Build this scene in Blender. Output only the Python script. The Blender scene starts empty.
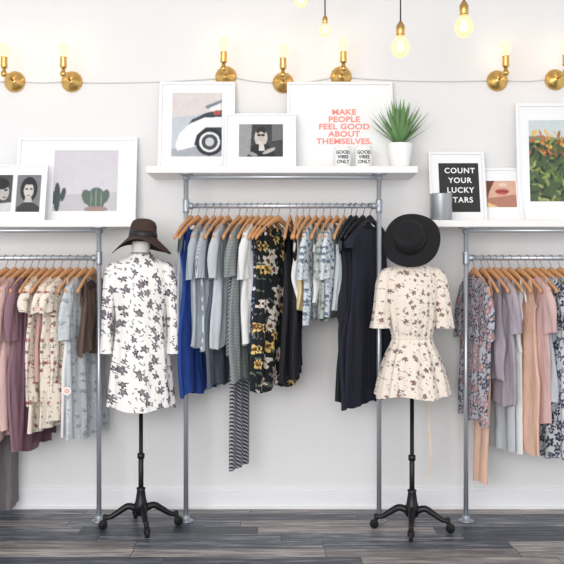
import bpy, bmesh, math, random
import numpy as np
from mathutils import Vector, Matrix
R = random.Random(7)
F=867.0; D=5.1; H=1.33
def S(out): return F/(D-out)
def X(px,out): return (px-282)/S(out)
def Z(py,out): return H-(py-282)/S(out)
def lin(c):
    c=c/255.0
    return c/12.92 if c<=0.04045 else ((c+0.055)/1.055)**2.4
def C(r,g,b): return (lin(r),lin(g),lin(b),1)
sc=bpy.context.scene
sc.view_settings.view_transform='Standard'
COL=sc.collection

# ---------------- materials ----------------
def nm(name):
    m=bpy.data.materials.new(name); m.use_nodes=True
    return m,m.node_tree.nodes,m.node_tree.links,m.node_tree.nodes['Principled BSDF']
def mat(name,col,rough=0.6,metal=0.0,emis=None,es=0,bump=0,bscale=200,var=0.0):
    m,n,l,b=nm(name)
    b.inputs['Base Color'].default_value=col; b.inputs['Roughness'].default_value=rough; b.inputs['Metallic'].default_value=metal
    if emis: b.inputs['Emission Color'].default_value=emis; b.inputs['Emission Strength'].default_value=es
    tc=n.new('ShaderNodeTexCoord')
    if bump:
        t=n.new('ShaderNodeTexNoise'); t.inputs['Scale'].default_value=bscale; l.new(tc.outputs['Object'],t.inputs['Vector'])
        bp=n.new('ShaderNodeBump'); bp.inputs['Strength'].default_value=bump; bp.inputs['Distance'].default_value=0.002
        l.new(t.outputs['Fac'],bp.inputs['Height']); l.new(bp.outputs['Normal'],b.inputs['Normal'])
    if var:
        t=n.new('ShaderNodeTexNoise'); t.inputs['Scale'].default_value=9; l.new(tc.outputs['Object'],t.inputs['Vector'])
        mx=n.new('ShaderNodeMix'); mx.data_type='RGBA'
        mx.inputs[6].default_value=tuple(c*(1-var) for c in col[:3])+(1,); mx.inputs[7].default_value=tuple(min(1,c*(1+var)) for c in col[:3])+(1,)
        l.new(t.outputs['Fac'],mx.inputs[0]); l.new(mx.outputs[2],b.inputs['Base Color'])
    return m
def wrinkle(m,strength=0.55):
    n=m.node_tree.nodes; l=m.node_tree.links; b=n['Principled BSDF']
    tc=n.new('ShaderNodeTexCoord'); mp=n.new('ShaderNodeMapping'); mp.inputs['Scale'].default_value=(1,1,0.28); l.new(tc.outputs['Object'],mp.inputs[0])
    t=n.new('ShaderNodeTexNoise'); t.inputs['Scale'].default_value=26; t.inputs['Detail'].default_value=3; t.inputs['Distortion'].default_value=0.6; l.new(mp.outputs[0],t.inputs['Vector'])
    bp=n.new('ShaderNodeBump'); bp.inputs['Strength'].default_value=strength; bp.inputs['Distance'].default_value=0.02
    l.new(t.outputs['Fac'],bp.inputs['Height']); l.new(bp.outputs['Normal'],b.inputs['Normal'])
    return m
def cloth(name,col,var=0.12): 
    return wrinkle(mat(name,col,0.9,0,var=var))
def mth(n,l,op,a,b=None):
    x=n.new('ShaderNodeMath'); x.operation=op
    for i,v in enumerate((a,b)):
        if v is None: continue
        if hasattr(v,'links'): l.new(v,x.inputs[i])
        else: x.inputs[i].default_value=v
    return x.outputs[0]
def mixc(n,l,f,a,b):
    x=n.new('ShaderNodeMix'); x.data_type='RGBA'
    if hasattr(f,'links'): l.new(f,x.inputs[0])
    else: x.inputs[0].default_value=f
    for i,v in ((6,a),(7,b)):
        if hasattr(v,'links'): l.new(v,x.inputs[i])
        else: x.inputs[i].default_value=v
    return x.outputs[2]
def floral(name,base,c1,c2,scale=18,t1=0.36,t2=0.3,keep=0.2,c3=None,c4=None,wr=0.4):
    """five-petalled flowers (c1 / c4, centre c3) with slim leaves (c2)"""
    m,n,l,b=nm(name); b.inputs['Roughness'].default_value=0.9
    M=lambda op,a,bb=None: mth(n,l,op,a,bb)
    tc=n.new('ShaderNodeTexCoord'); sp=n.new('ShaderNodeSeparateXYZ'); l.new(tc.outputs['Object'],sp.inputs[0])
    nz=n.new('ShaderNodeTexNoise'); nz.inputs['Scale'].default_value=scale*3; l.new(tc.outputs['Object'],nz.inputs['Vector'])
    jit=M('MULTIPLY',M('SUBTRACT',nz.outputs['Fac'],0.5),0.5/scale)
    u=M('ADD',M('ADD',sp.outputs[0],M('MULTIPLY',sp.outputs[1],0.6)),jit); v=M('SUBTRACT',sp.outputs[2],jit)
    def cell(sc_,ox,oz):
        cb=n.new('ShaderNodeCombineXYZ'); uu=M('ADD',u,ox); vv=M('ADD',v,oz); l.new(uu,cb.inputs[0]); l.new(vv,cb.inputs[1])
        vo=n.new('ShaderNodeTexVoronoi'); vo.voronoi_dimensions='2D'; vo.inputs['Scale'].default_value=sc_; vo.inputs['Randomness'].default_value=0.85
        l.new(cb.outputs[0],vo.inputs['Vector'])
        d=n.new('ShaderNodeVectorMath'); d.operation='SUBTRACT'; l.new(cb.outputs[0],d.inputs[0]); l.new(vo.outputs['Position'],d.inputs[1])
        s=n.new('ShaderNodeSeparateXYZ'); l.new(d.outputs[0],s.inputs[0])
        c=n.new('ShaderNodeSeparateColor'); l.new(vo.outputs['Color'],c.inputs[0])
        return M('MULTIPLY',s.outputs[0],sc_),M('MULTIPLY',s.outputs[1],sc_),vo.outputs['Distance'],c.outputs[0],c.outputs[1],c.outputs[2]
    dx,dy,d,r,g,bl=cell(scale,3.1,1.7)
    th=M('ADD',M('ARCTAN2',dy,dx),M('MULTIPLY',g,6.28))
    lim=M('MULTIPLY',M('ADD',M('MULTIPLY',M('COSINE',M('MULTIPLY',th,5)),0.24),0.76),M('MULTIPLY',M('ADD',M('MULTIPLY',bl,0.5),0.6),t1))
    keepm=M('GREATER_THAN',r,keep)
    flower=M('MULTIPLY',M('LESS_THAN',d,lim),keepm)
    core=M('MULTIPLY',M('LESS_THAN',d,t1*0.3),keepm)
    def leaf(sc_,ox,oz):
        dx,dy,d,r,g,bl=cell(sc_,ox,oz); a=M('MULTIPLY',g,6.28); ca=M('COSINE',a); sa=M('SINE',a)
        p=M('ADD',M('MULTIPLY',dx,ca),M('MULTIPLY',dy,sa)); q=M('SUBTRACT',M('MULTIPLY',dy,ca),M('MULTIPLY',dx,sa))
        e=M('ADD',M('MULTIPLY',M('MULTIPLY',p,p),1.0),M('MULTIPLY',M('MULTIPLY',q,q),9.0))
        return M('MULTIPLY',M('LESS_THAN',e,t2*t2),M('GREATER_THAN',r,max(keep,.3)))
    lf=M('MAXIMUM',leaf(scale*1.25,.4,7.7),leaf(scale*1.5,5.4,2.1))
    c=mixc(n,l,lf,base,c2)
    fc=mixc(n,l,M('GREATER_THAN',bl,0.55),c1,c4) if c4 else c1
    c=mixc(n,l,flower,c,fc)
    if c3: c=mixc(n,l,core,c,c3)
    l.new(c,b.inputs['Base Color'])
    return wrinkle(m,wr)
def stripes(name,a,c,scale=25,direction='Z',diag=False,thr=0.5):
    m,n,l,b=nm(name); b.inputs['Roughness'].default_value=0.9
    tc=n.new('ShaderNodeTexCoord'); w=n.new('ShaderNodeTexWave'); w.wave_type='BANDS'; w.bands_direction='DIAGONAL' if diag else direction
    w.inputs['Scale'].default_value=scale; w.inputs['Distortion'].default_value=0.6; w.inputs['Detail Scale'].default_value=0.3
    l.new(tc.outputs['Object'],w.inputs['Vector'])
    l.new(mixc(n,l,mth(n,l,'GREATER_THAN',w.outputs['Fac'],thr),a,c),b.inputs['Base Color'])
    return wrinkle(m)

# ---------------- geometry helpers ----------------
def mk(name,bm,mats,parent=None,loc=(0,0,0),rot=(0,0,0),label=None,cat=None,group=None,kind=None,smooth=True,subsurf=0,bevel=0):
    me=bpy.data.meshes.new(name)
    bmesh.ops.recalc_face_normals(bm,faces=bm.faces)
    bm.to_mesh(me); bm.free()
    if not isinstance(mats,(list,tuple)): mats=[mats]
    for m in mats: me.materials.append(m)
    if smooth:
        for p in me.polygons: p.use_smooth=True
    o=bpy.data.objects.new(name,me); COL.objects.link(o)
    o.location=loc; o.rotation_euler=rot
    fin(o,parent,label,cat,group,kind)
    if bevel:
        b=o.modifiers.new('bevel','BEVEL'); b.width=bevel; b.segments=2; b.limit_method='ANGLE'
    return o
def fin(o,parent,label,cat,group,kind):
    if parent: o.parent=parent
    if label: o['label']=label
    if cat: o['category']=cat
    if group: o['group']=group
    if kind: o['kind']=kind
def empty(name,loc,label,cat,group=None,rot=(0,0,0)):
    o=bpy.data.objects.new(name,None); COL.objects.link(o); o.location=loc; o.rotation_euler=rot; o.empty_display_size=0.05
    fin(o,None,label,cat,group,None); return o
def box(bm,x0,x1,y0,y1,z0,z1,mi=0):
    v=[bm.verts.new((x,y,z)) for x in (x0,x1) for y in (y0,y1) for z in (z0,z1)]
    for f in ((0,1,3,2),(4,6,7,5),(0,4,5,1),(2,3,7,6),(0,2,6,4),(1,5,7,3)):
        fc=bm.faces.new([v[i] for i in f]); fc.material_index=mi
def tube(bm,pts,rad,seg=10,cap=True,mi=0,flat=1.0):
    pts=[Vector(p) for p in pts]
    if not isinstance(rad,(list,tuple)): rad=[rad]*len(pts)
    t0=(pts[1]-pts[0]).normalized()
    ref=Vector((0,1,0)) if abs(t0.y)<0.9 else Vector((1,0,0))
    nrm=t0.cross(ref).normalized()
    rings=[]
    for i,p in enumerate(pts):
        if i==0: t=pts[1]-pts[0]
        elif i==len(pts)-1: t=pts[-1]-pts[-2]
        else: t=pts[i+1]-pts[i-1]
        t.normalize()
        nrm=(nrm-t*nrm.dot(t)).normalized(); bn=t.cross(nrm)
        rings.append([bm.verts.new(p+rad[i]*(math.cos(2*math.pi*k/seg)*nrm+flat*math.sin(2*math.pi*k/seg)*bn)) for k in range(seg)])
    for a,b in zip(rings,rings[1:]):
        for k in range(seg):
            f=bm.faces.new((a[k],a[(k+1)%seg],b[(k+1)%seg],b[k])); f.material_index=mi
    if cap:
        f=bm.faces.new(rings[0]); f.material_index=mi
        f=bm.faces.new(rings[-1]); f.material_index=mi
def lathe(bm,prof,seg=24,c=(0,0,0),axis='z',mi=0,capa=True,capb=True,wob=None):
    rings=[]
    for r,h in prof:
        ring=[]
        for k in range(seg):
            a=2*math.pi*k/seg
            x=r*math.cos(a); y=r*math.sin(a); z=h
            if wob: x,y,z=wob(x,y,z,a,r)
            if axis=='y': x,y,z=x,-z,y
            ring.append(bm.verts.new((c[0]+x,c[1]+y,c[2]+z)))
        rings.append(ring)
    for a,b in zip(rings,rings[1:]):
        for k in range(seg):
            f=bm.faces.new((a[k],a[(k+1)%seg],b[(k+1)%seg],b[k])); f.material_index=mi
    if capa and prof[0][0]>0: bm.faces.new(rings[0]).material_index=mi
    if capb and prof[-1][0]>0: bm.faces.new(rings[-1]).material_index=mi
def catmull(L,n):
    out=[]
    for i in range(len(L)-1):
        p0=L[max(0,i-1)];p1=L[i];p2=L[i+1];p3=L[min(len(L)-1,i+2)]
        for k in range(n):
            t=k/n
            out.append(tuple(0.5*((2*b)+(-a+c)*t+(2*a-5*b+4*c-d)*t*t+(-a+3*b-3*c+d)*t**3) for a,b,c,d in zip(p0,p1,p2,p3)))
    out.append(tuple(L[-1])); return out
def rings(bm,L,seg=64,n=5,fold=None,cap=False,mi=0):
    L=catmull(L,n); rr=[]
    for i,(z,cx,cy,hw,hd) in enumerate(L):
        v=i/(len(L)-1); ring=[]
        for k in range(seg):
            a=2*math.pi*k/seg; m=1.0; dz=0
            if fold: m,dz=fold(v,a,z)
            ring.append(bm.verts.new((cx+hw*m*math.cos(a),cy+hd*m*math.sin(a),z+dz)))
        rr.append(ring)
    for a,b in zip(rr,rr[1:]):
        for k in range(seg): bm.faces.new((a[k],a[(k+1)%seg],b[(k+1)%seg],b[k])).material_index=mi
    if cap: bm.faces.new(rr[0]); bm.faces.new(rr[-1])
def textmesh(body,size,bold=0.0,space=1.0,ls=1.0):
    cu=bpy.data.curves.new('t','FONT'); cu.body=body; cu.size=size; cu.align_x='CENTER'; cu.align_y='CENTER'; cu.offset=bold
    cu.extrude=0.0004; cu.space_character=space; cu.space_line=ls
    ob=bpy.data.objects.new('t',cu); COL.objects.link(ob); bpy.context.view_layer.update()
    me=bpy.data.meshes.new_from_object(ob.evaluated_get(bpy.context.evaluated_depsgraph_get()))
    bpy.data.objects.remove(ob); 
    for v in me.vertices: x,y,z=v.co; v.co=(x,-z,y)
    return me
def textobj(name,body,size,m,parent,loc,bold=0.0,space=1.0,ls=1.0,bend=None,sx=1.0):
    me=textmesh(body,size,bold,space,ls)
    for v in me.vertices: v.co.x*=sx
    if bend:
        for v in me.vertices:
            a=v.co.x/bend; r=bend-v.co.y
            v.co=(r*math.sin(a),-r*math.cos(a),v.co.z)
    me.materials.append(m)
    o=bpy.data.objects.new(name,me); COL.objects.link(o); o.parent=parent; o.location=loc
    return o

# ---------------- base materials ----------------
M_wall=mat('wall_paint',C(230,229,229),0.75,bump=0.15,bscale=40,var=0.012)
M_trim=mat('trim_paint',C(236,236,239),0.45)
M_white=mat('white_lacquer',C(240,240,241),0.4)
M_mat=mat('mat_board',C(240,241,242),0.8)
M_shelf=mat('shelf_paint',C(240,238,236),0.45,bump=0.1,bscale=30)
M_brass=mat('brass',C(216,176,106),0.3,1.0)
M_pipe=mat('galvanised_pipe',C(196,201,208),0.4,0.7,bump=0.1,bscale=60)
M_pipef=mat('pipe_fitting',C(170,176,184),0.45,0.7,bump=0.3,bscale=90)
M_black=mat('black_iron',C(22,22,26),0.4,0.3)
M_rubber=mat('black_rubber',C(18,18,20),0.7)
M_wood=mat('hanger_wood',C(200,146,100),0.45,var=0.25,bump=0.1)
M_wire=mat('steel_wire',C(150,150,156),0.3,0.9)
M_bhang=mat('black_hanger',C(20,20,24),0.4)
M_bulb=mat('lit_bulb',(0.2,0.15,0.08,1),0.3,emis=(1.0,0.72,0.36,1),es=1.7)
M_fil=mat('filament',C(255,210,140),0.3,emis=(1.0,0.8,0.45,1),es=25)
M_cord=mat('dark_cord',C(40,38,38),0.7)
M_cable=mat('white_cable',C(206,206,206),0.6)
M_linen=mat('form_linen',C(232,228,222),0.9,bump=0.3)
M_coral=mat('coral_ink',C(244,150,138),0.8)
M_ink=mat('black_ink',C(30,30,32),0.8)
M_wlet=mat('white_letters',C(240,240,240),0.6)
M_cer=mat('ceramic',C(240,240,240),0.25)
def glassmat():
    m=bpy.data.materials.new('bulb_glass'); m.use_nodes=True; n=m.node_tree.nodes; l=m.node_tree.links; n.clear()
    o=n.new('ShaderNodeOutputMaterial'); t=n.new('ShaderNodeBsdfTransparent'); t.inputs[0].default_value=(1,.93,.8,1); g=n.new('ShaderNodeBsdfGlossy'); g.inputs['Roughness'].default_value=0.05; g.inputs[0].default_value=(.8,.75,.65,1)
    e=n.new('ShaderNodeEmission'); e.inputs[0].default_value=(1,0.80,0.48,1); e.inputs[1].default_value=1.5
    mx=n.new('ShaderNodeMixShader'); mx.inputs[0].default_value=0.25; l.new(t.outputs[0],mx.inputs[1]); l.new(g.outputs[0],mx.inputs[2])
    m2=n.new('ShaderNodeMixShader'); m2.inputs[0].default_value=0.5; l.new(mx.outputs[0],m2.inputs[1]); l.new(e.outputs[0],m2.inputs[2]); l.new(m2.outputs[0],o.inputs[0])
    return m
M_glass=glassmat()

# ---------------- room ----------------
def floor_mat():
    m,n,l,b=nm('grey_wood_planks'); b.inputs['Roughness'].default_value=0.45
    tc=n.new('ShaderNodeTexCoord'); sp=n.new('ShaderNodeSeparateXYZ'); l.new(tc.outputs['Object'],sp.inputs[0])
    PW=0.13; PL=0.95
    yr=mth(n,l,'DIVIDE',sp.outputs[1],PW); row=mth(n,l,'FLOOR',yr); fy=mth(n,l,'FRACT',yr)
    wn=n.new('ShaderNodeTexWhiteNoise'); wn.noise_dimensions='1D'; l.new(row,wn.inputs['W'])
    xr=mth(n,l,'ADD',mth(n,l,'DIVIDE',sp.outputs[0],PL),mth(n,l,'MULTIPLY',wn.outputs['Value'],7.3)); pl=mth(n,l,'FLOOR',xr); fx=mth(n,l,'FRACT',xr)
    cb=n.new('ShaderNodeCombineXYZ'); l.new(pl,cb.inputs[0]); l.new(row,cb.inputs[1])
    w2=n.new('ShaderNodeTexWhiteNoise'); w2.noise_dimensions='2D'; l.new(cb.outputs[0],w2.inputs['Vector'])
    mp=n.new('ShaderNodeCombineXYZ')
    l.new(mth(n,l,'ADD',mth(n,l,'MULTIPLY',sp.outputs[0],1.8),mth(n,l,'MULTIPLY',w2.outputs['Value'],31)),mp.inputs[0])
    l.new(mth(n,l,'MULTIPLY',sp.outputs[1],22),mp.inputs[1])
    g=n.new('ShaderNodeTexNoise'); g.inputs['Scale'].default_value=1.7; g.inputs['Detail'].default_value=7; g.inputs['Roughness'].default_value=0.7; l.new(mp.outputs[0],g.inputs['Vector'])
    f=mth(n,l,'ADD',mth(n,l,'MULTIPLY',w2.outputs['Value'],0.78),mth(n,l,'MULTIPLY',mth(n,l,'SUBTRACT',g.outputs['Fac'],0.5),3.2)); 
    f=mth(n,l,'ADD',f,0.09)
    rp=n.new('ShaderNodeValToRGB'); rp.color_ramp.elements[0].position=0.0; rp.color_ramp.elements[0].color=C(42,47,56)
    rp.color_ramp.elements[1].position=1.0; rp.color_ramp.elements[1].color=C(196,190,186)
    e=rp.color_ramp.elements.new(0.4); e.color=C(84,90,101)
    e=rp.color_ramp.elements.new(0.68); e.color=C(136,136,140)
    l.new(f,rp.inputs[0])
    warm=mixc(n,l,mth(n,l,'MULTIPLY',mth(n,l,'GREATER_THAN',w2.outputs['Value'],0.5),0.3),rp.outputs[0],C(140,118,102))
    gap=mth(n,l,'MAXIMUM',mth(n,l,'LESS_THAN',fy,0.03),mth(n,l,'LESS_THAN',fx,0.004))
    l.new(mixc(n,l,gap,warm,C(34,36,42)),b.inputs['Base Color'])
    bp=n.new('ShaderNodeBump'); bp.inputs['Strength'].default_value=0.15; bp.inputs['Distance'].default_value=0.003; l.new(g.outputs['Fac'],bp.inputs['Height']); l.new(bp.outputs['Normal'],b.inputs['Normal'])
    return m
CH=3.3
bm=bmesh.new(); box(bm,-3.2,3.2,-7,0.1,-0.05,0); mk('floor',bm,floor_mat(),kind='structure',smooth=False)
bm=bmesh.new(); box(bm,-3.2,3.2,0,0.1,0,CH); mk('wall_back',bm,M_wall,kind='structure',smooth=False)
bm=bmesh.new(); box(bm,-3.2,3.2,-7,0.1,CH,CH+0.05); mk('ceiling',bm,M_wall,kind='structure',smooth=False)
bm=bmesh.new(); box(bm,-3.2,3.2,-0.018,0,0,0.105); box(bm,-3.2,3.2,-0.012,0,0.105,0.125); box(bm,-3.2,3.2,-0.03,-0.018,0,0.018)
mk('baseboard_back',bm,M_trim,kind='structure',smooth=False,bevel=0.002)

# ---------------- shelves & racks ----------------
RO=0.28
ZT=Z(166,0.32); ZS=Z(220,0.32); TH=0.038
def shelf(x0,x1,zt,label):
    bm=bmesh.new(); box(bm,x0,x1,-0.32,-0.002,zt-TH,zt); return mk('wall_shelf',bm,M_shelf,label=label,cat='shelf',smooth=False,bevel=0.004)
shelf(X(146,.32),X(418,.32),ZT,'tall white painted shelf board holding framed art and a plant')
shelf(-2.35,X(137,.32),ZS,'white painted shelf board holding a framed cactus print')
shelf(X(430,.32),2.35,ZS,'white painted shelf board holding letter board and metal cup')
PR=0.0135
def rack(xl,xr,zt,zrail,label):
    e=empty('clothing_rack',((xl+xr)/2,-RO,0),label,'clothing rack')
    cx=(xl+xr)/2
    zb=zt-TH
    for x in (xl-cx,xr-cx):
        bm=bmesh.new(); tube(bm,[(x,0,0.004),(x,0,zb-0.004)],PR,16); mk('upright_pipe',bm,M_pipe,parent=e)
        bm=bmesh.new(); lathe(bm,[(0.042,0.0),(0.042,0.006),(0.024,0.009),(0.021,0.03),(0.018,0.034)],20,(x,0,0)); mk('floor_flange',bm,M_pipef,parent=e)
        bm=bmesh.new(); lathe(bm,[(0.018,zb-0.034),(0.021,zb-0.03),(0.022,zb-0.008),(0.04,zb-0.006),(0.04,zb)],20,(x,0,0)); mk('shelf_flange',bm,M_pipef,parent=e)
        bm=bmesh.new(); tube(bm,[(x,0,zrail-0.035),(x,0,zrail-0.027),(x,0,zrail+0.027),(x,0,zrail+0.035)],[0.02,0.018,0.018,0.02],16)
        s=1 if x<0 else -1
        tube(bm,[(x,0,zrail),(x+s*0.03,0,zrail),(x+s*0.036,0,zrail)],[0.018,0.018,0.02],16)
        mk('tee_fitting',bm,M_pipef,parent=e)
    bm=bmesh.new(); tube(bm,[(xl-cx,0,zrail),(xr-cx,0,zrail)],PR,16); mk('hanging_rail',bm,M_pipe,parent=e)
    bm=bmesh.new(); tube(bm,[(xl-cx,0,zb-0.018),(xr-cx,0,zb-0.018)],PR*0.8,12); mk('shelf_support_pipe',bm,M_pipe,parent=e)
    return e
ZRM=Z(206,RO); ZRS=Z(258,RO)
rack(X(186,RO),X(379,RO),ZT,ZRM,'tall galvanised pipe clothing rack under the high shelf')
rack(-2.2,X(99,RO),ZS,ZRS,'lower galvanised pipe clothing rack packed with pink and cream clothes')
rack(X(466,RO),2.2,ZS,ZRS,'lower galvanised pipe clothing rack packed with grey and floral clothes')

# ---------------- hangers & garments ----------------
HZ=0.052; DROP=0.115
def hz_(u): q=abs(u)/0.205; return -0.010-DROP*(0.35*q+0.65*q**1.5)
def hanger_meshes():
    bm=bmesh.new(); N=24; rr=[]
    for i in range(N+1):
        u=-0.205+0.41*i/N; q=abs(u)/0.205
        z=hz_(u)-0.008; hz=0.017*(1-0.35*q)+0.003*(q<0.15); ht=0.009*(1-0.25*q)
        rr.append([bm.verts.new((u,ht*a,z+hz*b)) for a,b in ((-1,-.5),(-.5,-1),(.5,-1),(1,-.5),(1,.5),(.5,1),(-.5,1),(-1,.5))])
    for a,b in zip(rr,rr[1:]):
        for k in range(8): bm.faces.new((a[k],a[(k+1)%8],b[(k+1)%8],b[k]))
    bm.faces.new(rr[0]); bm.faces.new(rr[-1])
    bmesh.ops.recalc_face_normals(bm,faces=bm.faces)
    a=bpy.data.meshes.new('hanger_body'); bm.to_mesh(a); bm.free()
    bm=bmesh.new(); r=0.0165
    pts=[(0,0,-0.008),(0,0,0.008),(0.006,0,0.018),(0.016,0,0.032)]
    for k in range(0,11):
        t=math.radians(-20+k*21.5); pts.append((r*1.02*math.cos(t),0,HZ+r*math.sin(t)))
    tube(bm,pts,0.0019,6); bmesh.ops.recalc_face_normals(bm,faces=bm.faces)
    b=bpy.data.meshes.new('hanger_hook'); bm.to_mesh(b); bm.free()
    for me in (a,b):
        for p in me.polygons: p.use_smooth=True
    return a,b
HA,HB=hanger_meshes(); HA.materials.append(M_wood); HB.materials.append(M_wire)
HA2=HA.copy(); HA2.materials.clear(); HA2.materials.append(M_bhang)
HB2=HB.copy(); HB2.materials.clear(); HB2.materials.append(M_bhang)
def hanger(x,z,yaw,black,grp):
    o=bpy.data.objects.new('clothes_hanger',HA2 if black else HA); COL.objects.link(o)
    o.location=(x,-RO,z); o.rotation_euler=(0,0,yaw)
    fin(o,None,('slim black clothes hanger on the pipe rail' if black else 'varnished wooden clothes hanger hooked over the pipe rail'),'hanger',('black' if black else 'wooden')+' hangers on the '+grp,None)
    h=bpy.data.objects.new('hook',HB2 if black else HB); COL.objects.link(h); h.parent=o
def ssm(x): x=max(0,min(1,x)); return x*x*(3-2*x)
def garment(kind,x,z,yaw,L,m,desc,W=0.195,hem=None,sl=0.2,neckw=0.10,neckd=0.075,t=0.019,straps=False,legs=0,rs=0,ch='wooden'):
    rr=random.Random(rs); hem=hem or W
    bm=bmesh.new(); NU=64; NV=28; Lb=L-legs
    k1=rr.uniform(40,70);k2=rr.uniform(85,130);p1=rr.uniform(0,6);p2=rr.uniform(0,6);p3=rr.uniform(0,6); A=rr.uniform(.008,.014)
    grid=[]
    for j in range(NV+1):
        v=j/NV; row=[]
        w=W+(hem-W)*ssm(v*1.1) - 0.03*math.sin(min(1,v*2)*math.pi)*(1 if kind!='blouse' else .4)
        w*=1+.03*math.sin(9*v+p2)
        tt=0.0115+(t-0.0115)*min(1,v*5)
        for k in range(NU):
            a=2*math.pi*k/NU; ca=math.cos(a); sa=math.sin(a)
            u=w*(abs(ca)**0.8)*(1 if ca>0 else -1)
            zt=hz_(min(.2,abs(u)))+0.008
            d=neckd*(1.0 if sa<0 else 0.6)
            if abs(u)<neckw: zt-=d*(1-(u/neckw)**2)**(0.6 if not straps else 0.35)
            if straps and abs(u)>0.12: zt-=0.12*ssm((abs(u)-0.12)/0.05)
            y=tt*(abs(sa)**0.6)*(1 if sa>0 else -1)
            y+=A*min(1,v*1.5)*(math.sin(k1*u+p1+2.2*v)+.5*math.sin(k2*u+p2-2*v))*(1-.3*abs(ca))
            y+=0.010*math.sin(5*v+p3)*v
            zz=zt*(1-v)+(-Lb+0.014*math.sin(k1*.5*u+p3)+0.012*math.cos(a))*v
            row.append(bm.verts.new((u+0.012*math.sin(4*v+p1)*v,y,zz)))
        grid.append(row)
    for a,b in zip(grid,grid[1:]):
        for k in range(NU): bm.faces.new((a[k],a[(k+1)%NU],b[(k+1)%NU],b[k]))
    if legs:
        for s in (-1,1):
            g=[]
            for j in range(15):
                v=j/14; zc=-Lb+0.04-(legs+0.04)*v; hw=hem*0.5*(1+0.25*v); cx=s*hem*0.5
                g.append([bm.verts.new((cx+hw*math.cos(2*math.pi*k/28),0.016*math.sin(2*math.pi*k/28)+0.010*math.sin(60*(cx+hw*math.cos(2*math.pi*k/28))+p1+v)+s*.004,zc)) for k in range(28)])
            for a,b in zip(g,g[1:]):
                for k in range(28): bm.faces.new((a[k],a[(k+1)%28],b[(k+1)%28],b[k]))
    o=mk(kind,bm,m,loc=(x,-RO,z),rot=(0,0,yaw),label=desc+' on a '+ch+' hanger',cat=CATS.get(kind,kind))
    if sl and not straps:
        for s in (-1,1):
            bm=bmesh.new(); g=[]; n=14; pz=rr.uniform(0,6)
            for j in range(n+1):
                v=j/n; cx=s*(W-0.030+0.032*ssm(v*1.5)); hw=(0.035+0.030*ssm(v*4))*(1-.2*v); zc=hz_(W-.03)+0.002-sl*v
                row=[]
                for k in range(20):
                    a=2*math.pi*k/20; u=hw*math.cos(a)
                    row.append(bm.verts.new((cx+u,(0.011+.013*min(1,v*4))*math.sin(a)+0.009*v*math.sin(90*u+pz+3*v),zc-(s*u*0.6)*(1-v)+.006*math.sin(60*u+pz)*v)))
                g.append(row)
            for a,b in zip(g,g[1:]):
                for k in range(20): bm.faces.new((a[k],a[(k+1)%20],b[(k+1)%20],b[k]))
            bm.faces.new(g[0]); mk('sleeve',bm,m,parent=o)
    return o
CATS={'blouse':'top','dress':'dress','slip_dress':'dress','jumpsuit':'jumpsuit','camisole':'top','romper':'romper','trousers':'trousers','skirt':'skirt'}
FM={}
def fm(key,m,desc): FM[key]=(m,desc)
fm('ltblue',cloth('fabric_lightblue',C(164,172,180)),'light blue grey')
fm('royal',cloth('fabric_royal',C(30,64,138)),'royal blue')
fm('grey',cloth('fabric_grey',C(128,134,140)),'mid grey')
fm('slate',cloth('fabric_slate',C(84,92,104)),'slate blue')
fm('greyst',stripes('fabric_greystripe',C(104,112,114),C(150,156,154),40,'Z'),'grey green striped')
fm('bwst',stripes('fabric_bwstripe',C(44,48,58),C(164,166,172),30,diag=True),'charcoal and white striped')
fm('gingham',stripes('fabric_gingham',C(120,128,140),C(192,197,202),60,'X'),'blue pinstriped')
fm('white',cloth('fabric_white',C(224,223,222)),'plain white')
fm('navyw',floral('fabric_navyprint',C(36,44,66),C(214,216,220),C(150,160,180),26,.34,.2),'navy and white printed')
fm('sun',floral('fabric_sunflower',C(20,22,28),C(222,192,116),C(92,106,88),12,.50,.27,.18,C(110,70,40),C(216,206,196)),'black sunflower print')
fm('black',cloth('fabric_black',C(24,25,31)),'plain black')
fm('navy',cloth('fabric_navy',C(24,27,42)),'dark navy')
fm('bluepr',floral('fabric_blueprint',C(206,212,216),C(100,116,136),C(140,156,170),28,.40,.28,.15),'white and blue printed')
fm('sage',floral('fabric_sage',C(160,168,162),C(96,108,104),C(206,208,200),28,.38,.28,.15),'sage green printed')
fm('dpink',cloth('fabric_dustypink',C(206,174,170)),'dusty pink')
fm('rose',cloth('fabric_rose',C(192,154,150)),'faded rose')
fm('mauve',cloth('fabric_mauve',C(136,104,114)),'mauve')
fm('plum',cloth('fabric_plum',C(104,72,84)),'plum')
fm('cream',floral('fabric_creamfloral',C(230,219,206),C(178,128,116),C(124,132,118),22,.32,.22,.25,C(120,70,70)),'cream floral')
fm('grysuede',cloth('fabric_greysuede',C(126,120,122)),'grey suede')
fm('ltgrey',cloth('fabric_lightgrey',C(186,192,198)),'light grey')
fm('ltgreyfl',floral('fabric_lightgreyfloral',C(192,197,202),C(150,158,168),C(214,214,214),22,.34,.24,.3),'pale grey blue printed')
fm('tan',cloth('fabric_tan',C(96,78,70)),'dark brown')
fm('lav',cloth('fabric_lavender',C(166,156,166)),'lavender grey')
fm('darkfl',floral('fabric_darkfloral',C(176,176,184),C(64,66,84),C(84,90,106),20,.56,.46,.08,C(196,164,158),C(160,126,130)),'blue and rose floral')
fm('peach',cloth('fabric_peach',C(220,182,162)),'peach')
fm('bwfl',floral('fabric_bwfloral',C(206,210,216),C(50,54,70),C(96,110,130),17,.52,.38,.08,C(150,158,172)),'white and navy floral')
fm('yellow',cloth('fabric_mustard',C(206,186,142)),'mustard')
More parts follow.
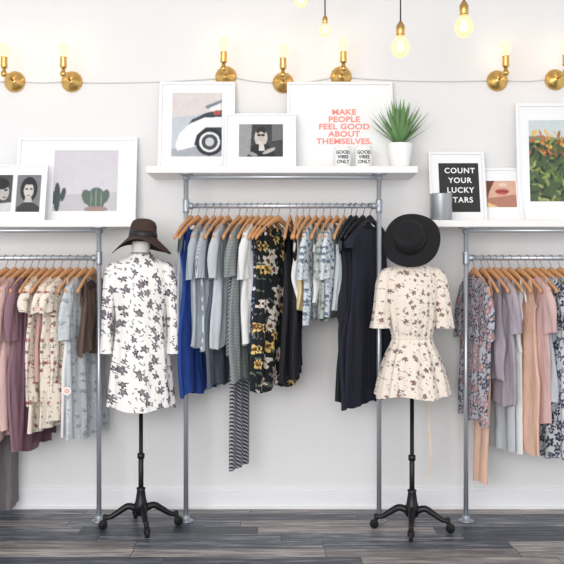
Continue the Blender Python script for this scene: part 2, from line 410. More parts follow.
def run(lst,zr,grp):
    for i,it in enumerate(lst):
        px,yw,key,bot,kind=it[:5]; opt=it[5] if len(it)>5 else {}
        black=opt.pop('black',False); yw+=R.uniform(-2.5,2.5)
        m,d=FM[key]; x=X(px,RO); z=zr-HZ; yaw=math.radians(90-yw)
        hanger(x,z,yaw,black,grp)
        L=z-Z(bot,RO+0.05)
        kn={'blouse':'blouse with sleeves','dress':'dress with sleeves','slip_dress':'sleeveless dress','jumpsuit':'wide leg jumpsuit','camisole':'strappy camisole top','romper':'short romper','trousers':'long trousers','skirt':'skirt'}[kind]
        kw=dict(rs=i*13+int(px)+500,ch='black' if black else 'wooden')
        if kind=='blouse': kw.update(sl=0.26)
        if kind=='dress': kw.update(sl=0.3,hem=0.2)
        if kind=='slip_dress': kw.update(straps=True,hem=0.2,W=0.17,neckw=0.11,neckd=0.11)
        if kind=='camisole': kw.update(straps=True,hem=0.17,W=0.165,neckw=0.11,neckd=0.11)
        if kind=='romper': kw.update(sl=0.15,hem=0.17,legs=0.16)
        if kind=='jumpsuit': kw.update(straps=True,W=0.16,hem=0.14,legs=0.62,neckw=.11,neckd=.11)
        if kind=='trousers': kw.update(straps=True,W=0.16,hem=0.11,legs=0.5,neckw=.12,neckd=.14)
        kw.update(opt)
        garment(kind,x,z,yaw,L,m,d+' '+kn,**kw)
main=[(191,20,'ltblue',345,'camisole'),(198,26,'royal',392,'slip_dress',dict(W=.185)),(206,16,'ltblue',345,'blouse'),(214,18,'gingham',350,'blouse'),
(221,20,'slate',384,'slip_dress'),(228,20,'ltgrey',345,'blouse'),(239,24,'bwst',468,'jumpsuit',dict(hem=.13)),(246,22,'greyst',378,'dress',dict(sl=.25)),(252,22,'grey',345,'camisole'),(258,22,'white',338,'blouse'),
(265,26,'navyw',350,'camisole'),(271,31,'sun',386,'slip_dress',dict(hem=.23)),(278,36,'sun',388,'slip_dress',dict(hem=.24)),(290,7,'black',376,'slip_dress'),(297,8,'black',372,'slip_dress'),
(303,20,'white',300,'camisole'),(309,20,'yellow',306,'camisole'),(316,20,'bluepr',320,'blouse'),(323,20,'white',302,'camisole'),(330,20,'sage',318,'blouse'),(337,20,'bluepr',312,'blouse'),
(344,21,'ltgrey',306,'camisole'),(351,24,'navy',340,'camisole',dict(black=True)),(356,30,'black',398,'slip_dress',dict(black=True,hem=.24)),(363,36,'navy',402,'slip_dress',dict(black=True,hem=.25)),(370,38,'navy',402,'dress',dict(black=True,hem=.26,sl=.10))]
run(main,ZRM,'tall rack')
left=[(-30,20,'rose',430,'blouse'),(-22,20,'grysuede',512,'slip_dress'),(-13,20,'dpink',440,'dress'),(-4,20,'grysuede',515,'slip_dress'),(6,20,'rose',432,'dress'),(15,20,'dpink',436,'dress',dict(sl=.35)),(23,20,'dpink',425,'dress'),(31,18,'mauve',448,'dress'),(38,14,'plum',444,'slip_dress'),
(45,18,'cream',430,'romper'),(53,18,'rose',380,'camisole'),(61,22,'cream',425,'romper'),(70,26,'cream',418,'romper'),(78,18,'white',430,'camisole'),(86,20,'ltgreyfl',436,'dress'),(93,12,'tan',352,'camisole')]
run(left,ZRS,'pink and cream rack')
right=[(474,-12,'darkfl',420,'blouse',dict(sl=.3)),(482,-12,'peach',484,'slip_dress',dict(W=.14,hem=.07)),(489,-15,'lav',378,'camisole'),(495,-17,'lav',402,'blouse'),(502,-18,'ltgrey',450,'trousers',dict(legs=.55)),(510,-19,'white',452,'trousers',dict(legs=.55)),
(519,-20,'peach',448,'slip_dress'),(527,-20,'dpink',420,'blouse'),(535,-20,'ltgrey',400,'camisole'),(542,-21,'bwfl',456,'dress'),(551,-22,'bwfl',440,'dress'),(560,-20,'rose',400,'blouse'),(568,-20,'bwfl',456,'dress'),(577,-20,'navyw',430,'blouse'),(586,-20,'white',400,'blouse')]
run(right,ZRS,'grey and floral rack')

# ---------------- dress forms ----------------
def dress_form(px,out,label,angs,body,neckz):
    x=X(px,out); e=empty('dress_form',(x,-out,0),label,'mannequin')
    bm=bmesh.new(); lathe(bm,[(0.02,0.065),(0.036,0.08),(0.040,0.12),(0.030,0.145),(0.022,0.2),(0.025,0.215),(0.014,0.22)],20); mk('base_hub',bm,M_black,parent=e)
    bm=bmesh.new(); tube(bm,[(0,0,0.1),(0,0,0.40),(0,0,0.402),(0,0,0.9)],[0.014,0.014,0.011,0.011],14); lathe(bm,[(0.012,0.37),(0.02,0.375),(0.02,0.40),(0.012,0.405)],16); mk('pole',bm,M_black,parent=e)
    for a in angs:
        a=math.radians(a); c,s=math.cos(a),math.sin(a)
        bm=bmesh.new(); pts=[(0.025*c,0.025*s,0.105),(0.07*c,0.07*s,0.118),(0.12*c,0.12*s,0.09),(0.16*c,0.16*s,0.066),(0.19*c,0.19*s,0.062)]
        tube(bm,catmull(pts,4),[0.021-0.0006*i for i in range(17)],10); mk('leg',bm,M_black,parent=e)
        bm=bmesh.new(); cx,cy=0.19*c,0.19*s; t=Vector((-s,c,0))
        lathe(bm,[(0.009,0.045),(0.013,0.05),(0.013,0.075),(0.008,0.08)],12,(cx,cy,0))
        ox,oy=cx+0.012*c,cy+0.012*s
        for sg in (-1,1):
            p=Vector((ox,oy,0.022))+t*0.013*sg
            tube(bm,[p+Vector((0,0,0)),p+Vector((-0.008*c,-0.008*s,0.03))],0.005,8)
        tube(bm,[Vector((ox,oy,0.0245))-t*0.010,Vector((ox,oy,0.0245))+t*0.010],0.0242,18)
        tube(bm,[Vector((ox,oy,0.0245))-t*0.016,Vector((ox,oy,0.0245))+t*0.016],0.004,8)
        mk('caster',bm,M_rubber,parent=e)
    bm=bmesh.new(); rings(bm,body,40,4,cap=True); mk('torso',bm,M_linen,parent=e)
    return e
o1=0.40
b1=[(1.55,0,0,.03,.03),(1.545,0,0,.048,.048),(1.50,0,0,.048,.05),(1.46,0,0,.055,.055),(1.43,0,0,.11,.06),(1.40,0,0,.14,.07),(1.27,0,0,.135,.095),(1.1,0,0,.11,.08),(.95,0,0,.13,.09),(.84,0,0,.13,.09)]
dress_form(141,o1,'white dress form on black iron caster stand wearing a floral dress',(-72,12,108,192),b1,1.55)
M_d1=floral('dress_floral_dark',C(237,234,231),C(74,71,80),C(128,126,128),17,.42,.25,.18,C(140,130,134),C(108,102,110),.35)
def d1fold(v,a,z):
    w=ssm((v-.45)/.55)
    return 1+w*(.055*math.sin(9*a+.8)+.03*math.sin(14*a+2))+.012*math.sin(5*a+v*7), (-.012*math.sin(3*a)*w)
x1=X(141,o1)
bm=bmesh.new()
rings(bm,[(1.482,0,0,.052,.056),(1.478,0,0,.060,.062),(1.462,0,0,.085,.068),(1.44,0,0,.125,.078),(1.41,0,0,.150,.088),(1.35,0,0,.152,.105),(1.27,0,0,.15,.118),(1.12,0,0,.135,.105),(1.0,0,0,.142,.108),(.85,0,0,.16,.122),(.65,0,0,.178,.138)],80,6,d1fold)
dr1=mk('floral_dress',bm,M_d1,loc=(x1,-o1,0),label='white long sleeved dress with dark floral print on dress form',cat='dress')
def armtube(path,seg=24,amp=.0,n=6):
    bm=bmesh.new(); rr=catmull(path,4); g=[]
    for i,(x,y,z,rx,ry) in enumerate(rr):
        v=i/(len(rr)-1)
        g.append([bm.verts.new((x+rx*math.cos(t)*(1+amp*v*math.sin(n*t)),y+ry*math.sin(t)*(1+amp*v*math.sin(n*t)),z+0.004*math.sin(v*40+3*t)*(0<v<1))) for t in [2*math.pi*k/seg for k in range(seg)]])
    for a,b in zip(g,g[1:]):
        for k in range(seg): bm.faces.new((a[k],a[(k+1)%seg],b[(k+1)%seg],b[k]))
    bm.faces.new(g[0]); return bm
for s in (-1,1):
    mk('sleeve',armtube([(s*.128,0,1.437,.012,.02),(s*.142,0,1.42,.035,.045),(s*.155,0,1.37,.042,.055),(s*.17,-.01,1.25,.036,.048),(s*.178,-.02,1.1,.030,.042),(s*.18,-.025,.99,.033,.040),(s*.18,-.025,.945,.036,.042)],amp=.1),M_d1,parent=dr1)
bm=bmesh.new(); rings(bm,[(1.475,0,0,.054,.058),(1.487,0,0,.055,.059),(1.49,0,0,.052,.056)],40,2); mk('collar',bm,mat('collar_trim',C(150,146,148),.9),parent=dr1)
o2=0.45; x2=X(412,o2)
b2=[(1.505,0,0,.03,.03),(1.50,0,0,.048,.048),(1.46,0,0,.048,.05),(1.42,0,0,.052,.055),(1.395,0,0,.10,.06),(1.36,0,0,.135,.07),(1.24,0,0,.125,.095),(1.05,0,0,.088,.075),(.92,0,0,.125,.09),(.84,0,0,.12,.085)]
dress_form(412,o2,'white dress form on black iron caster stand wearing a cream dress',(-100,-15,80,170),b2,1.5)
M_d2=floral('dress_floral_cream',C(232,220,208),C(90,74,82),C(140,138,122),22,.29,.19,.20,C(170,126,108),C(116,92,96),.35)
def d2fold(v,a,z):
    if z>1.035: 
        w=ssm((1.30-z)/.25); return 1+.035*w*math.sin(16*a),0
    w=ssm((1.035-z)/.2); return 1+.03*math.sin(16*a)+w*(.06*math.sin(11*a+1)+.03*math.sin(19*a)),-.010*math.sin(4*a)*w
bm=bmesh.new()
rings(bm,[(1.432,0,0,.055,.06),(1.425,0,0,.075,.066),(1.408,0,0,.105,.075),(1.385,0,0,.135,.085),(1.34,0,0,.145,.10),(1.25,0,0,.142,.118),(1.15,0,0,.13,.112),(1.07,0,0,.116,.100),(1.035,0,0,.106,.090),(1.0,0,0,.116,.10),(.93,0,0,.145,.126),(.82,0,0,.176,.148),(.722,0,0,.198,.162)],96,5,d2fold)
dr2=mk('floral_dress',bm,M_d2,loc=(x2,-o2,0),label='cream short dress with small floral print and gathered waist',cat='dress')
for s in (-1,1):
    mk('sleeve',armtube([(s*.115,0,1.408,.012,.02),(s*.132,0,1.385,.036,.05),(s*.148,0,1.33,.044,.06),(s*.158,-.01,1.24,.044,.058),(s*.165,-.015,1.16,.046,.058),(s*.17,-.02,1.085,.054,.062)],amp=.14,n=7),M_d2,parent=dr2)
M_cr=cloth('cream_trim',C(222,208,190))
bm=bmesh.new(); rings(bm,[(1.041,0,0,.110,.094),(1.035,0,0,.112,.096),(1.029,0,0,.110,.094)],48,2); mk('waist_tie',bm,M_d2,parent=dr2)
bm=bmesh.new()
for k in range(7): 
    z=1.34-.045*k; lathe(bm,[(.006,0),(.006,.003),(.003,.004)],10,(0,-.103-.016*math.sin((1.34-z)*6),z),'y')
mk('button_row',bm,mat('horn_button',C(120,96,80),.4),parent=dr2)
bm=bmesh.new(); g=[]
for j in range(20):
    v=j/19; z=1.03-.78*v
    yy=.03; xx=.10+.02*ssm(v*3)-.01*math.sin(v*5)
    g.append((bm.verts.new((xx-.008,yy+.15*ssm(v*3),z)),bm.verts.new((xx+.008,yy+.15*ssm(v*3)+.006*math.sin(v*14),z))))
for a,b in zip(g,g[1:]): bm.faces.new((a[0],a[1],b[1],b[0]))
mk('hanging_tie',bm,M_cr,parent=dr2)

# ---------------- hats ----------------
def hat(loc,rot,m,mb,R0,ch,label,droop,crown=0.075,pinch=.02):
    prof=[(R0,.0),(R0-.002,.003),(R0*.85,.004),(R0*.65,.006),(crown+.012,.010),(crown+.003,.018),(crown,.03),(crown*.97,ch*.7),(crown*.88,ch*.93),(crown*.7,ch),(crown*.4,ch-.012),(crown*.1,ch-.018),(.001,ch-.018)]
    def wob(x,y,z,a,r):
        q=max(0,(r-crown)/(R0-crown))
        if r>crown: z+= -droop*q**1.3*(.25+.75*math.cos(a)**2)+.012*q*math.sin(3*a+1)
        elif z>ch*.8: z-=pinch*math.exp(-(y/(.03))**2)*.6
        return x,y*(1.0 if r>crown else 1.08),z
    bm=bmesh.new(); lathe(bm,prof,56,wob=wob,capa=False)
    o=mk('brimmed_hat',bm,m,loc=loc,rot=rot,label=label,cat='hat')
    s=o.modifiers.new('solid','SOLIDIFY'); s.thickness=.003; s.offset=-1
    bm=bmesh.new(); lathe(bm,[(crown+.005,.016),(crown+.006,.02),(crown+.003,.042),(crown+.001,.044)],48,capa=False,capb=False,wob=lambda x,y,z,a,r:(x,y*1.08,z)); mk('hat_band',bm,mb,parent=o)
    return o
M_felt=mat('brown_felt',C(66,48,42),.95,bump=.4,bscale=150,var=.15); M_feltb=mat('black_felt',C(17,17,21),.9,bump=.4,bscale=150,var=.1); M_band=mat('hat_ribbon',C(22,18,18),.5)
hat((x1+.01,-o1,1.558),(math.radians(-2),math.radians(4),0.15),M_felt,M_band,.158,.112,'brown felt floppy brimmed hat resting on the dress form neck',.075,crown=.072)
hat((x2-.016,-o2-.075,1.552),(math.radians(70),0,math.radians(-20)),M_feltb,M_band,.155,.10,'black wide brimmed felt hat tipped over the dress form neck',.012,crown=.08)

# ---------------- frames ----------------
M_photo,_n,_l,_b=nm('printed_photo'); _b.inputs['Roughness'].default_value=.55
_a=_n.new('ShaderNodeAttribute'); _a.attribute_name='Col'; _l.new(_a.outputs['Color'],_b.inputs['Base Color'])
def inpoly(px,py,pts):
    ins=np.zeros(px.shape,bool); j=len(pts)-1
    for i in range(len(pts)):
        xi,yi=pts[i]; xj,yj=pts[j]
        if yi!=yj:
            c=((yi>py)!=(yj>py))&(px<(xj-xi)*(py-yi)/(yj-yi)+xi); ins^=c
        j=i
    return ins
def blur(a,k):
    for _ in range(k):
        p=np.pad(a,((1,1),(1,1),(0,0)),mode='edge'); a=(p[1:-1,1:-1]*2+p[:-2,1:-1]+p[2:,1:-1]+p[1:-1,:-2]+p[1:-1,2:])/6
    return a
def frame(l,r,t,zs,bout,tout,fw,inner,polys,label,deep=.022,mm=None,name='picture_frame',cat='framed picture',soft=1,noise=10):
    om=(bout+tout)/2; s=S(om); h=(Z(t,tout)-zs); w=(r-l)/s; cx=X((l+r)/2,om)
    th=math.asin(min(.9,(bout-tout)/h)); h=h/math.cos(th)
    e=empty(name,(cx,-bout,zs+.0005),label,cat,rot=(-th,0,0))
    conv=lambda p:((p[0]-(l+r)/2)/s,(Z(p[1],om)-zs)/math.cos(th))
    bm=bmesh.new()
    for a in ((-w/2,-w/2+fw,0,h),(w/2-fw,w/2,0,h),(-w/2+fw,w/2-fw,0,fw),(-w/2+fw,w/2-fw,h-fw,h)): box(bm,a[0],a[1],-deep,0,a[2],a[3])
    mk('frame_moulding',bm,M_white,parent=e,smooth=False,bevel=.002)
    bm=bmesh.new(); box(bm,-w/2+fw*.8,w/2-fw*.8,-.008,-.002,fw*.8,h-fw*.8); mk('mat_board',bm,mm or M_mat,parent=e,smooth=False)
    if inner:
        N=110; a=conv((inner[0],inner[1])); b=conv((inner[2],inner[3]))
        gx,gy=np.meshgrid(np.linspace(inner[0],inner[2],N),np.linspace(inner[1],inner[3],N))
        img=np.zeros((N,N,3))+np.array(inner[4],float)
        for col,pts in polys: img[inpoly(gx,gy,pts)]=col
        img=blur(img,soft)
        rn=np.random.RandomState(int(l)+99)
        nz=blur(rn.rand(N,N,1)-.5,2)*noise*1.6+blur(rn.rand(N,N,1)-.5,30)*noise*6
        img=np.clip(img+nz,0,255)/255.0
        li=np.where(img<=.04045,img/12.92,((img+.055)/1.055)**2.4)
        xs=np.linspace(a[0],b[0],N); zsn=np.linspace(a[1],b[1],N)
        vs=[(xs[i],-.0087,zsn[j]) for j in range(N) for i in range(N)]
        fs=[(j*N+i,(j+1)*N+i,(j+1)*N+i+1,j*N+i+1) for j in range(N-1) for i in range(N-1)]
        me=bpy.data.meshes.new('printed_picture'); me.from_pydata(vs,[],fs); me.materials.append(M_photo)
        at=me.color_attributes.new('Col','FLOAT_COLOR','POINT')
        at.data.foreach_set('color',np.concatenate([li.reshape(-1,3),np.ones((N*N,1))],1).astype(np.float32).ravel())
        o=bpy.data.objects.new('printed_picture',me); COL.objects.link(o); o.parent=e
    return e,conv
def ell(cx,cy,rx,ry,n=24,a0=0,a1=360,rot=0):
    o=[]
    for k in range(n):
        a=math.radians(a0+(a1-a0)*k/(n if a1-a0==360 else n-1)); x=rx*math.cos(a); y=ry*math.sin(a); t=math.radians(rot)
        o.append((cx+x*math.cos(t)-y*math.sin(t),cy+x*math.sin(t)+y*math.cos(t)))
    return o
P=[((214,206,204),[(172,90),(222,90),(222,112),(172,118)]),((190,196,204),[(172,118),(222,112),(222,158),(172,158)]),
((160,164,172),[(172,150),(222,146),(222,158),(172,158)]),
((52,60,70),[(184,132),(192,120),(206,113),(222,110),(222,146),(184,146)]),
((236,238,240),[(176,146),(180,134),(190,124),(204,118),(222,117),(222,128),(206,128),(197,136),(194,148),(178,152)]),
((30,32,38),ell(210,143,14,14)),((226,226,226),ell(210,143,10.5,10.5)),((60,64,72),ell(210,143,8,8)),((195,198,202),ell(210,143,4.5,4.5)),
((230,230,232),ell(215,107,6,5)),((170,80,70),ell(217,113,4,2.5)),((120,130,140),[(205,106),(222,99),(222,102),(207,109)])]
frame(159,235,83,ZT,.11,.015,.018,(172,92,222,158,(206,204,208)),P,'white framed print of a vintage car wheel on a beach')
e,cv=frame(287,393,83,ZT,.09,.015,.016,None,[],'large white framed poster with coral motivational lettering')
for tx,py in (('MAKE',114),('PEOPLE',121.5),('FEEL GOOD',129),('ABOUT',136.5),('THEMSELVES.',144)):
    c=cv((344,py-1.5)); textobj('lettering',tx,.047,M_coral,e,(c[0],-.0095,c[1]),bold=.0014,sx=1.12,space=1.06)
P=[((150,150,152),[(239,124),(252,124),(250,158),(239,158)]),((60,61,64),[(252,124),(283,124),(283,158),(250,158)]),((110,110,112),[(272,124),(283,124),(283,140),(272,142)]),
((196,190,184),ell(261,138,6.5,10)),((44,42,42),ell(261,131,5,4)),((190,180,174),ell(261,136.5,3.6,4.8)),((15,15,18),ell(259,135.5,1.8,1.2)),((15,15,18),ell(263,135.5,1.8,1.2)),((15,15,18),[(258,135),(264,135),(264,135.6),(258,135.6)]),
((34,34,38),[(254,145),(268,145),(277,158),(247,158)]),((208,204,200),[(259,143),(263.5,143),(265,152),(259,152)]),((180,172,166),ell(269,152,7,2,rot=-25)),((190,182,176),ell(264,142.5,3.2,1.3,rot=-50)),((150,146,144),ell(252,155,6,2,rot=20))]
frame(225,296,115,ZT,.20,.115,.012,(239,124,283,158,(90,92,98)),P,'small white framed black and white photo of a person in sunglasses',soft=1,noise=12)
def cactus(cx,by,lobes,col): return [(col,ell(cx+a,by+b,c,d,rot=r)) for a,b,c,d,r in lobes]
P=[((188,184,190),[(54,196),(118,193),(118,212),(54,212)])]+cactus(97,200,[(0,0,9,12,0),(-9,-2,5,8,-20),(9,-3,4,7,15)],(84,100,92))+cactus(58,200,[(0,-2,3.2,15,0),(-5,-3,2.4,8,-10),(6,-5,2.3,7,10)],(60,72,72))+[((120,138,124),ell(97,199,1,11)),((120,138,124),ell(92,200,.8,9)),((120,138,124),ell(102,200,.8,9)),((150,128,120),ell(97,210,12,3))]
frame(17,137,138,ZS,.09,.015,.02,(54,150,118,212,(204,200,206)),P,'large white framed print of green cacti on pale grey',noise=6)
P=[((70,70,72),[(-10,175),(12,175),(12,213),(-10,213)]),((180,176,174),ell(4,193,5.5,8)),((34,34,38),ell(1,184,8,6)),((34,34,38),ell(-3,192,3,10)),((50,50,54),ell(6,190.5,2,1)),((110,90,88),ell(5,198,2,.8)),((200,200,200),[(-8,205),(12,203),(12,213),(-8,213)]),
((230,230,230),[(12,174),(17,174),(17,214),(12,214)]),
((120,120,124),[(17,175),(41,175),(41,213),(17,213)]),((36,34,36),ell(29,190,8.5,13)),((202,194,190),ell(29,191,5,8)),((36,34,36),ell(29,182,6,3)),((40,36,38),ell(26.8,189.5,1.6,.8)),((40,36,38),ell(31.4,189.5,1.6,.8)),((150,120,116),ell(29,196,2,.7)),((190,184,182),[(26,198),(32,198),(34,206),(24,206)]),((52,52,56),[(18,208),(25,203),(33,203),(41,208),(41,213),(18,213)])]
frame(-22,47,166,ZS,.19,.11,.012,(-10,175,41,213,(230,230,230)),P,'white frame holding black and white portraits of a person',soft=1,noise=10)
e,cv=frame(429,485,153,ZS,.13,.04,.016,(439,163,479,213,(32,34,35)),[],'white framed black letter board with white lettering',name='letter_board',cat='letter board',noise=4)
for tx,py in (('COUNT',171),('YOUR',181),('LUCKY',191),('STARS',201)):
    c=cv((460,py)); textobj('lettering',tx,.045,M_wlet,e,(c[0],-.0095,c[1]),bold=.001,space=1.15)
P=[((214,170,146),[(487,181),(516,181),(516,195),(487,199)]),((176,124,104),[(487,199),(516,195),(516,208),(487,208)]),((96,60,50),[(487,181),(495,181),(489,192),(487,200)]),((176,76,70),ell(502,192,7,2.6)),((140,50,50),ell(502,192.2,6.4,.7)),((190,92,86),ell(502,194.3,4.5,1)),((228,200,184),ell(503,185,4,2)),((230,196,130),[(487,203),(498,208),(487,208)])]
frame(478,521,169,ZS,.10,.02,.016,(486,181,516,208,(196,144,122)),P,'small white frame with close up portrait of lips',soft=3)
rg=random.Random(3); P=[((200,210,210),[(528,118),(600,118),(600,140),(528,136)]),((70,88,56),[(528,142),(600,136),(600,203),(528,203)])]
for i in range(150):
    cx=rg.uniform(528,598); cy=rg.uniform(140,202); P.append((rg.choice([(96,116,60),(42,60,40),(136,150,80),(160,164,104),(66,92,66),(30,44,34)]),ell(cx,cy,rg.uniform(3,7),rg.uniform(.7,1.8),10,rot=rg.uniform(-90,90))))
for i in range(60):
    cx=rg.uniform(530,590); cy=rg.uniform(128,156); P.append((rg.choice([(214,150,70),(190,104,60),(228,182,96),(150,90,50)]),ell(cx,cy,rg.uniform(1.5,4),rg.uniform(.8,1.8),10,rot=rg.uniform(-80,80))))
frame(516,608,104,ZS,.07,.012,.02,(529,120,597,202,(120,136,110)),P,'large white framed botanical photo with orange flowers and leaves')

# ---------------- mugs, cup, plant ----------------
def mug(px,label,side):
    o=.22; x=X(px,o); r=8.6/S(o); h=Z(147,o)-ZT
    bm=bmesh.new(); lathe(bm,[(r*.9,0),(r,.006),(r,h-.003),(r-.002,h),(r-.006,h-.003),(r-.006,.01),(.001,.008)],36)
    m=mk('mug',bm,M_cer,loc=(x,-o,ZT),label=label,cat='mug',group='white lettered mugs on the high shelf')
    bm=bmesh.new(); pts=[(side*(r-.002),0,h*.8),(side*(r+.016),.0,h*.8),(side*(r+.026),0,h*.62),(side*(r+.024),0,h*.4),(side*(r-.002),0,h*.22)]
    pts=[(a*.75+.25*side*r,abs(b)+.0,c) for a,b,c in pts]
    tube(bm,catmull(pts,4),.0045,8); mk('handle',bm,M_cer,parent=m,rot=(0,0,side*.9))
    for i,t in enumerate(('GOOD','VIBES','ONLY')):
        textobj('lettering',t,.027,M_ink,m,(0,0,h*(.70-.22*i)),bold=.0008,bend=r+.0006)
mug(342.5,'white ceramic mug with bold black lettering beside a twin mug',1)
mug(363.5,'white ceramic mug with bold black lettering beside the potted plant',1)
o=.24; bm=bmesh.new(); r=11/S(o); h=Z(194,o)-ZS
lathe(bm,[(r*.96,0),(r,.004),(r,h-.01),(r*1.02,h-.006),(r*1.02,h),(r*.93,h),(r*.93,.012),(.001,.01)],40)
mk('metal_cup',bm,mat('brushed_pewter',C(176,178,182),.4,.8,bump=.2),loc=(X(441,o),-o,ZS),label='brushed pewter cup standing in front of the letter board',cat='cup')
o=.17; px=X(399.5,o); ph=Z(144,o)-ZT; e=empty('potted_agave',(px,-o,ZT),'spiky green agave plant in a tapered white pot','potted plant')
bm=bmesh.new(); rb=.052; rt=.073
lathe(bm,[(rb,0),(rb+.003,.004),(rt,ph-.004),(rt-.001,ph),(rt-.008,ph),(rt-.01,ph-.02),(.001,ph-.02)],40); mk('pot',bm,M_cer,parent=e)
bm=bmesh.new(); lathe(bm,[(rt-.011,ph-.022),(rt-.012,ph-.012),(.03,ph-.006),(.001,ph-.004)],24); mk('soil',bm,mat('soil',C(70,54,44),1,bump=1,bscale=120),parent=e)
bm=bmesh.new(); rg=random.Random(5)
for i in range(60):
    az=i*2.39996+rg.uniform(-.2,.2); el=math.radians(28+60*((i/59)**.8)); L=rg.uniform(.21,.27)*(1 if el>.7 else .85); wd=.0155
    d0=Vector((math.cos(az)*math.cos(el),math.sin(az)*math.cos(el)*.75,math.sin(el))); side=Vector((-math.sin(az),math.cos(az),0))
    up=d0.cross(side); prev=None
    for j in range(9):
        v=j/8; w=wd*(.75+.5*v if v<.35 else 1.0)*(1-v**2.2)+.0004
        c=Vector((0,0,ph-.01))+d0*L*v+Vector((0,0,.02*v*v*(1 if el<.8 else 0)))
        cur=[bm.verts.new(c-side*w+up*.004*(1-v)),bm.verts.new(c-up*.002*(1-v)),bm.verts.new(c+side*w+up*.004*(1-v))]
        if prev:
            for k in (0,1): bm.faces.new((prev[k],prev[k+1],cur[k+1],cur[k]))
        prev=cur
mk('foliage',bm,mat('agave_leaf',C(112,150,96),.5,var=.35),parent=e)

# ---------------- sconces ----------------
def sconce(px,py,ext=.2):
    x=X(px,0); z=Z(py,0); e=empty('wall_sconce',(x,0,z),'brass wall sconce with a bare glowing bulb','wall lamp','brass sconces along the wall')
    bm=bmesh.new(); lathe(bm,[(.060,0),(.062,.006),(.055,.016),(.035,.03),(.016,.038),(.010,.042)],32,(0,0,0),'y'); mk('wall_plate',bm,M_brass,parent=e)
    bm=bmesh.new(); tube(bm,[(0,-.03,0),(0,-ext,0)],.0075,12); bmesh.ops.create_uvsphere(bm,u_segments=16,v_segments=10,radius=.02,matrix=Matrix.Translation((0,-ext,0))); mk('arm',bm,M_brass,parent=e)
    bm=bmesh.new(); lathe(bm,[(.010,.012),(.011,.03),(.018,.034),(.020,.04),(.018,.09),(.020,.094),(.015,.096)],20,(0,-ext,0)); mk('socket',bm,M_brass,parent=e)
    bm=bmesh.new(); lathe(bm,[(.012,.094),(.015,.103),(.024,.120),(.0285,.140),(.026,.160),(.016,.176),(.004,.183)],20,(0,-ext,0)); mk('bulb',bm,M_bulb,parent=e)
    l=bpy.data.lights.new('bulb_light','POINT'); l.energy=0.26; l.color=(1,.72,.4); l.shadow_soft_size=.02
    lo=bpy.data.objects.new('bulb_light',l); COL.objects.link(lo); lo.parent=e; lo.location=(0,-ext+.06,.15)
for px,py in ((15,82),(72,82),(226,77),(283,83),(341,77),(497,81),(555,80)): sconce(px,py)
def cable(a,b,sag):
    pts=[]
    for k in range(13):
        v=k/12; pts.append((X(a[0],0)+(X(b[0],0)-X(a[0],0))*v,-.006,Z(a[1]+(b[1]-a[1])*v+sag*4*v*(1-v),0)))
    bm=bmesh.new(); tube(bm,pts,.003,6); mk('electric_cable',bm,M_cable,label='thin pale electric cable clipped along the wall between sconces',cat='cable',group='cables between the sconces')
for a,b,s in (((-60,80),(5,82),1),((25,82),(62,82),1),((82,83),(216,79),1.5),((236,78),(273,83),1),((293,83),(331,78),1),((351,78),(487,81),2),((507,81),(545,80),1)): cable(a,b,s)
# ---------------- pendants ----------------
def pendant(px,pbot,out,r,label):
    x=X(px,out); zb=Z(pbot,out); e=empty('pendant_bulb',(x,-out,zb),label,'pendant lamp','bare bulb pendants')
    k=r/.045
    bm=bmesh.new(); lathe(bm,[(.002,0),(.018*k,.004*k),(.036*k,.02*k),(.045*k,.045*k),(.042*k,.065*k),(.028*k,.088*k),(.017*k,.105*k),(.015*k,.11*k)],28); mk('bulb',bm,M_glass,parent=e)
    bm=bmesh.new(); 
    for s in range(4):
        a=s*math.pi/2+.4; tube(bm,[(.010*k*math.cos(a),.010*k*math.sin(a),.08*k),(.016*k*math.cos(a+.6),.016*k*math.sin(a+.6),.035*k)],.0018,6)
    mk('filament',bm,M_fil,parent=e)
    bm=bmesh.new(); lathe(bm,[(.017*k,.105*k),(.021*k,.11*k),(.021*k,.15*k),(.012*k,.165*k),(.006*k,.175*k)],20); mk('socket',bm,M_brass,parent=e)
    bm=bmesh.new(); tube(bm,[(0,0,.17*k),(0,0,CH-zb)],.0035,8); mk('cord',bm,M_cord,parent=e)
    bm=bmesh.new(); lathe(bm,[(.02,CH-zb-.03),(.05,CH-zb-.012),(.05,CH-zb)],24); mk('ceiling_rose',bm,M_brass,parent=e)
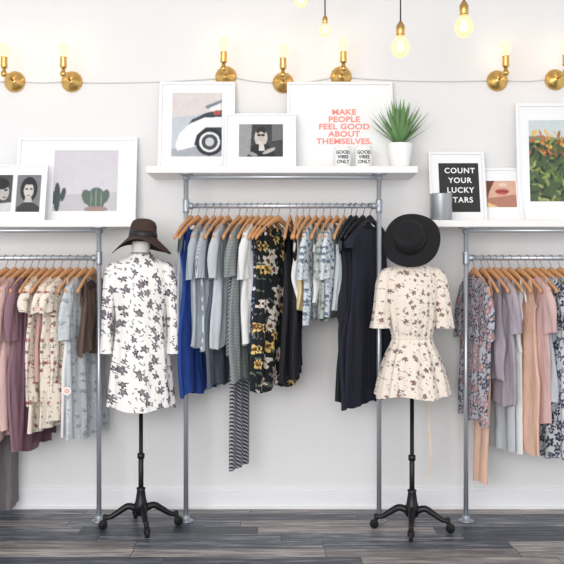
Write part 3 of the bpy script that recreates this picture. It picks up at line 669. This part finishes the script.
pendant(325,37,.5,.030,'small bare bulb hanging on a dark cord')
pendant(400.5,58,.8,.047,'large clear bulb hanging on a long dark cord')
pendant(464,38,.9,.047,'clear glowing bulb in a brass socket on a cord')
pendant(301,8,.6,.036,'bare bulb hanging high on a dark cord')
def tag(px,py,out,rad,col,label):
    z=Z(py,out); bm=bmesh.new(); lathe(bm,[(rad,0),(rad,.001)],24,(0,0,0),'y',0)
    o=mk('price_tag',bm,M_white,loc=(X(px,out),-out,z),label=label,cat='tag',group='round paper price tags',smooth=False)
    bm=bmesh.new(); lathe(bm,[(rad*.72,.0012),(rad*.72,.0016)],24,(0,0,0),'y',0); mk('tag_sticker',bm,col,parent=o,smooth=False)
    bm=bmesh.new(); tube(bm,[(0,0,rad*.9),(.004,.02,rad+.05)],.0008,5); mk('tag_string',bm,M_cable,parent=o)
tag(67,391,.50,.022,mat('pale_coral_sticker',C(226,178,166),.8),'round white paper tag with coral dot hanging from garment')
# ---------------- lights ----------------
w=bpy.data.worlds.new('World'); sc.world=w; w.use_nodes=True
w.node_tree.nodes['Background'].inputs[0].default_value=(0.92,0.955,1.0,1); w.node_tree.nodes['Background'].inputs[1].default_value=1.02
def area(loc,tgt,sx,sy,e,col):
    l=bpy.data.lights.new('window_and_fill_light','AREA'); l.shape='RECTANGLE'; l.size=sx; l.size_y=sy; l.energy=e; l.color=col
    o=bpy.data.objects.new('window_and_fill_light',l); COL.objects.link(o); o.location=loc; o.rotation_euler=(Vector(tgt)-Vector(loc)).to_track_quat('-Z','Y').to_euler()
area((-1.2,-6.6,1.9),(0,0,1.1),4,2.2,212,(1.0,0.98,0.95))
area((0,-2.8,3.25),(0,-1.5,0),4.5,1.2,22,(1.0,0.95,0.88))  # overhead fill added just below the ceiling; no window up here
cam=bpy.data.cameras.new('camera'); co=bpy.data.objects.new('camera',cam); COL.objects.link(co)
co.location=(0,-D,H); co.rotation_euler=(math.radians(90),0,0); cam.sensor_width=36; cam.lens=F/564*36; sc.camera=co
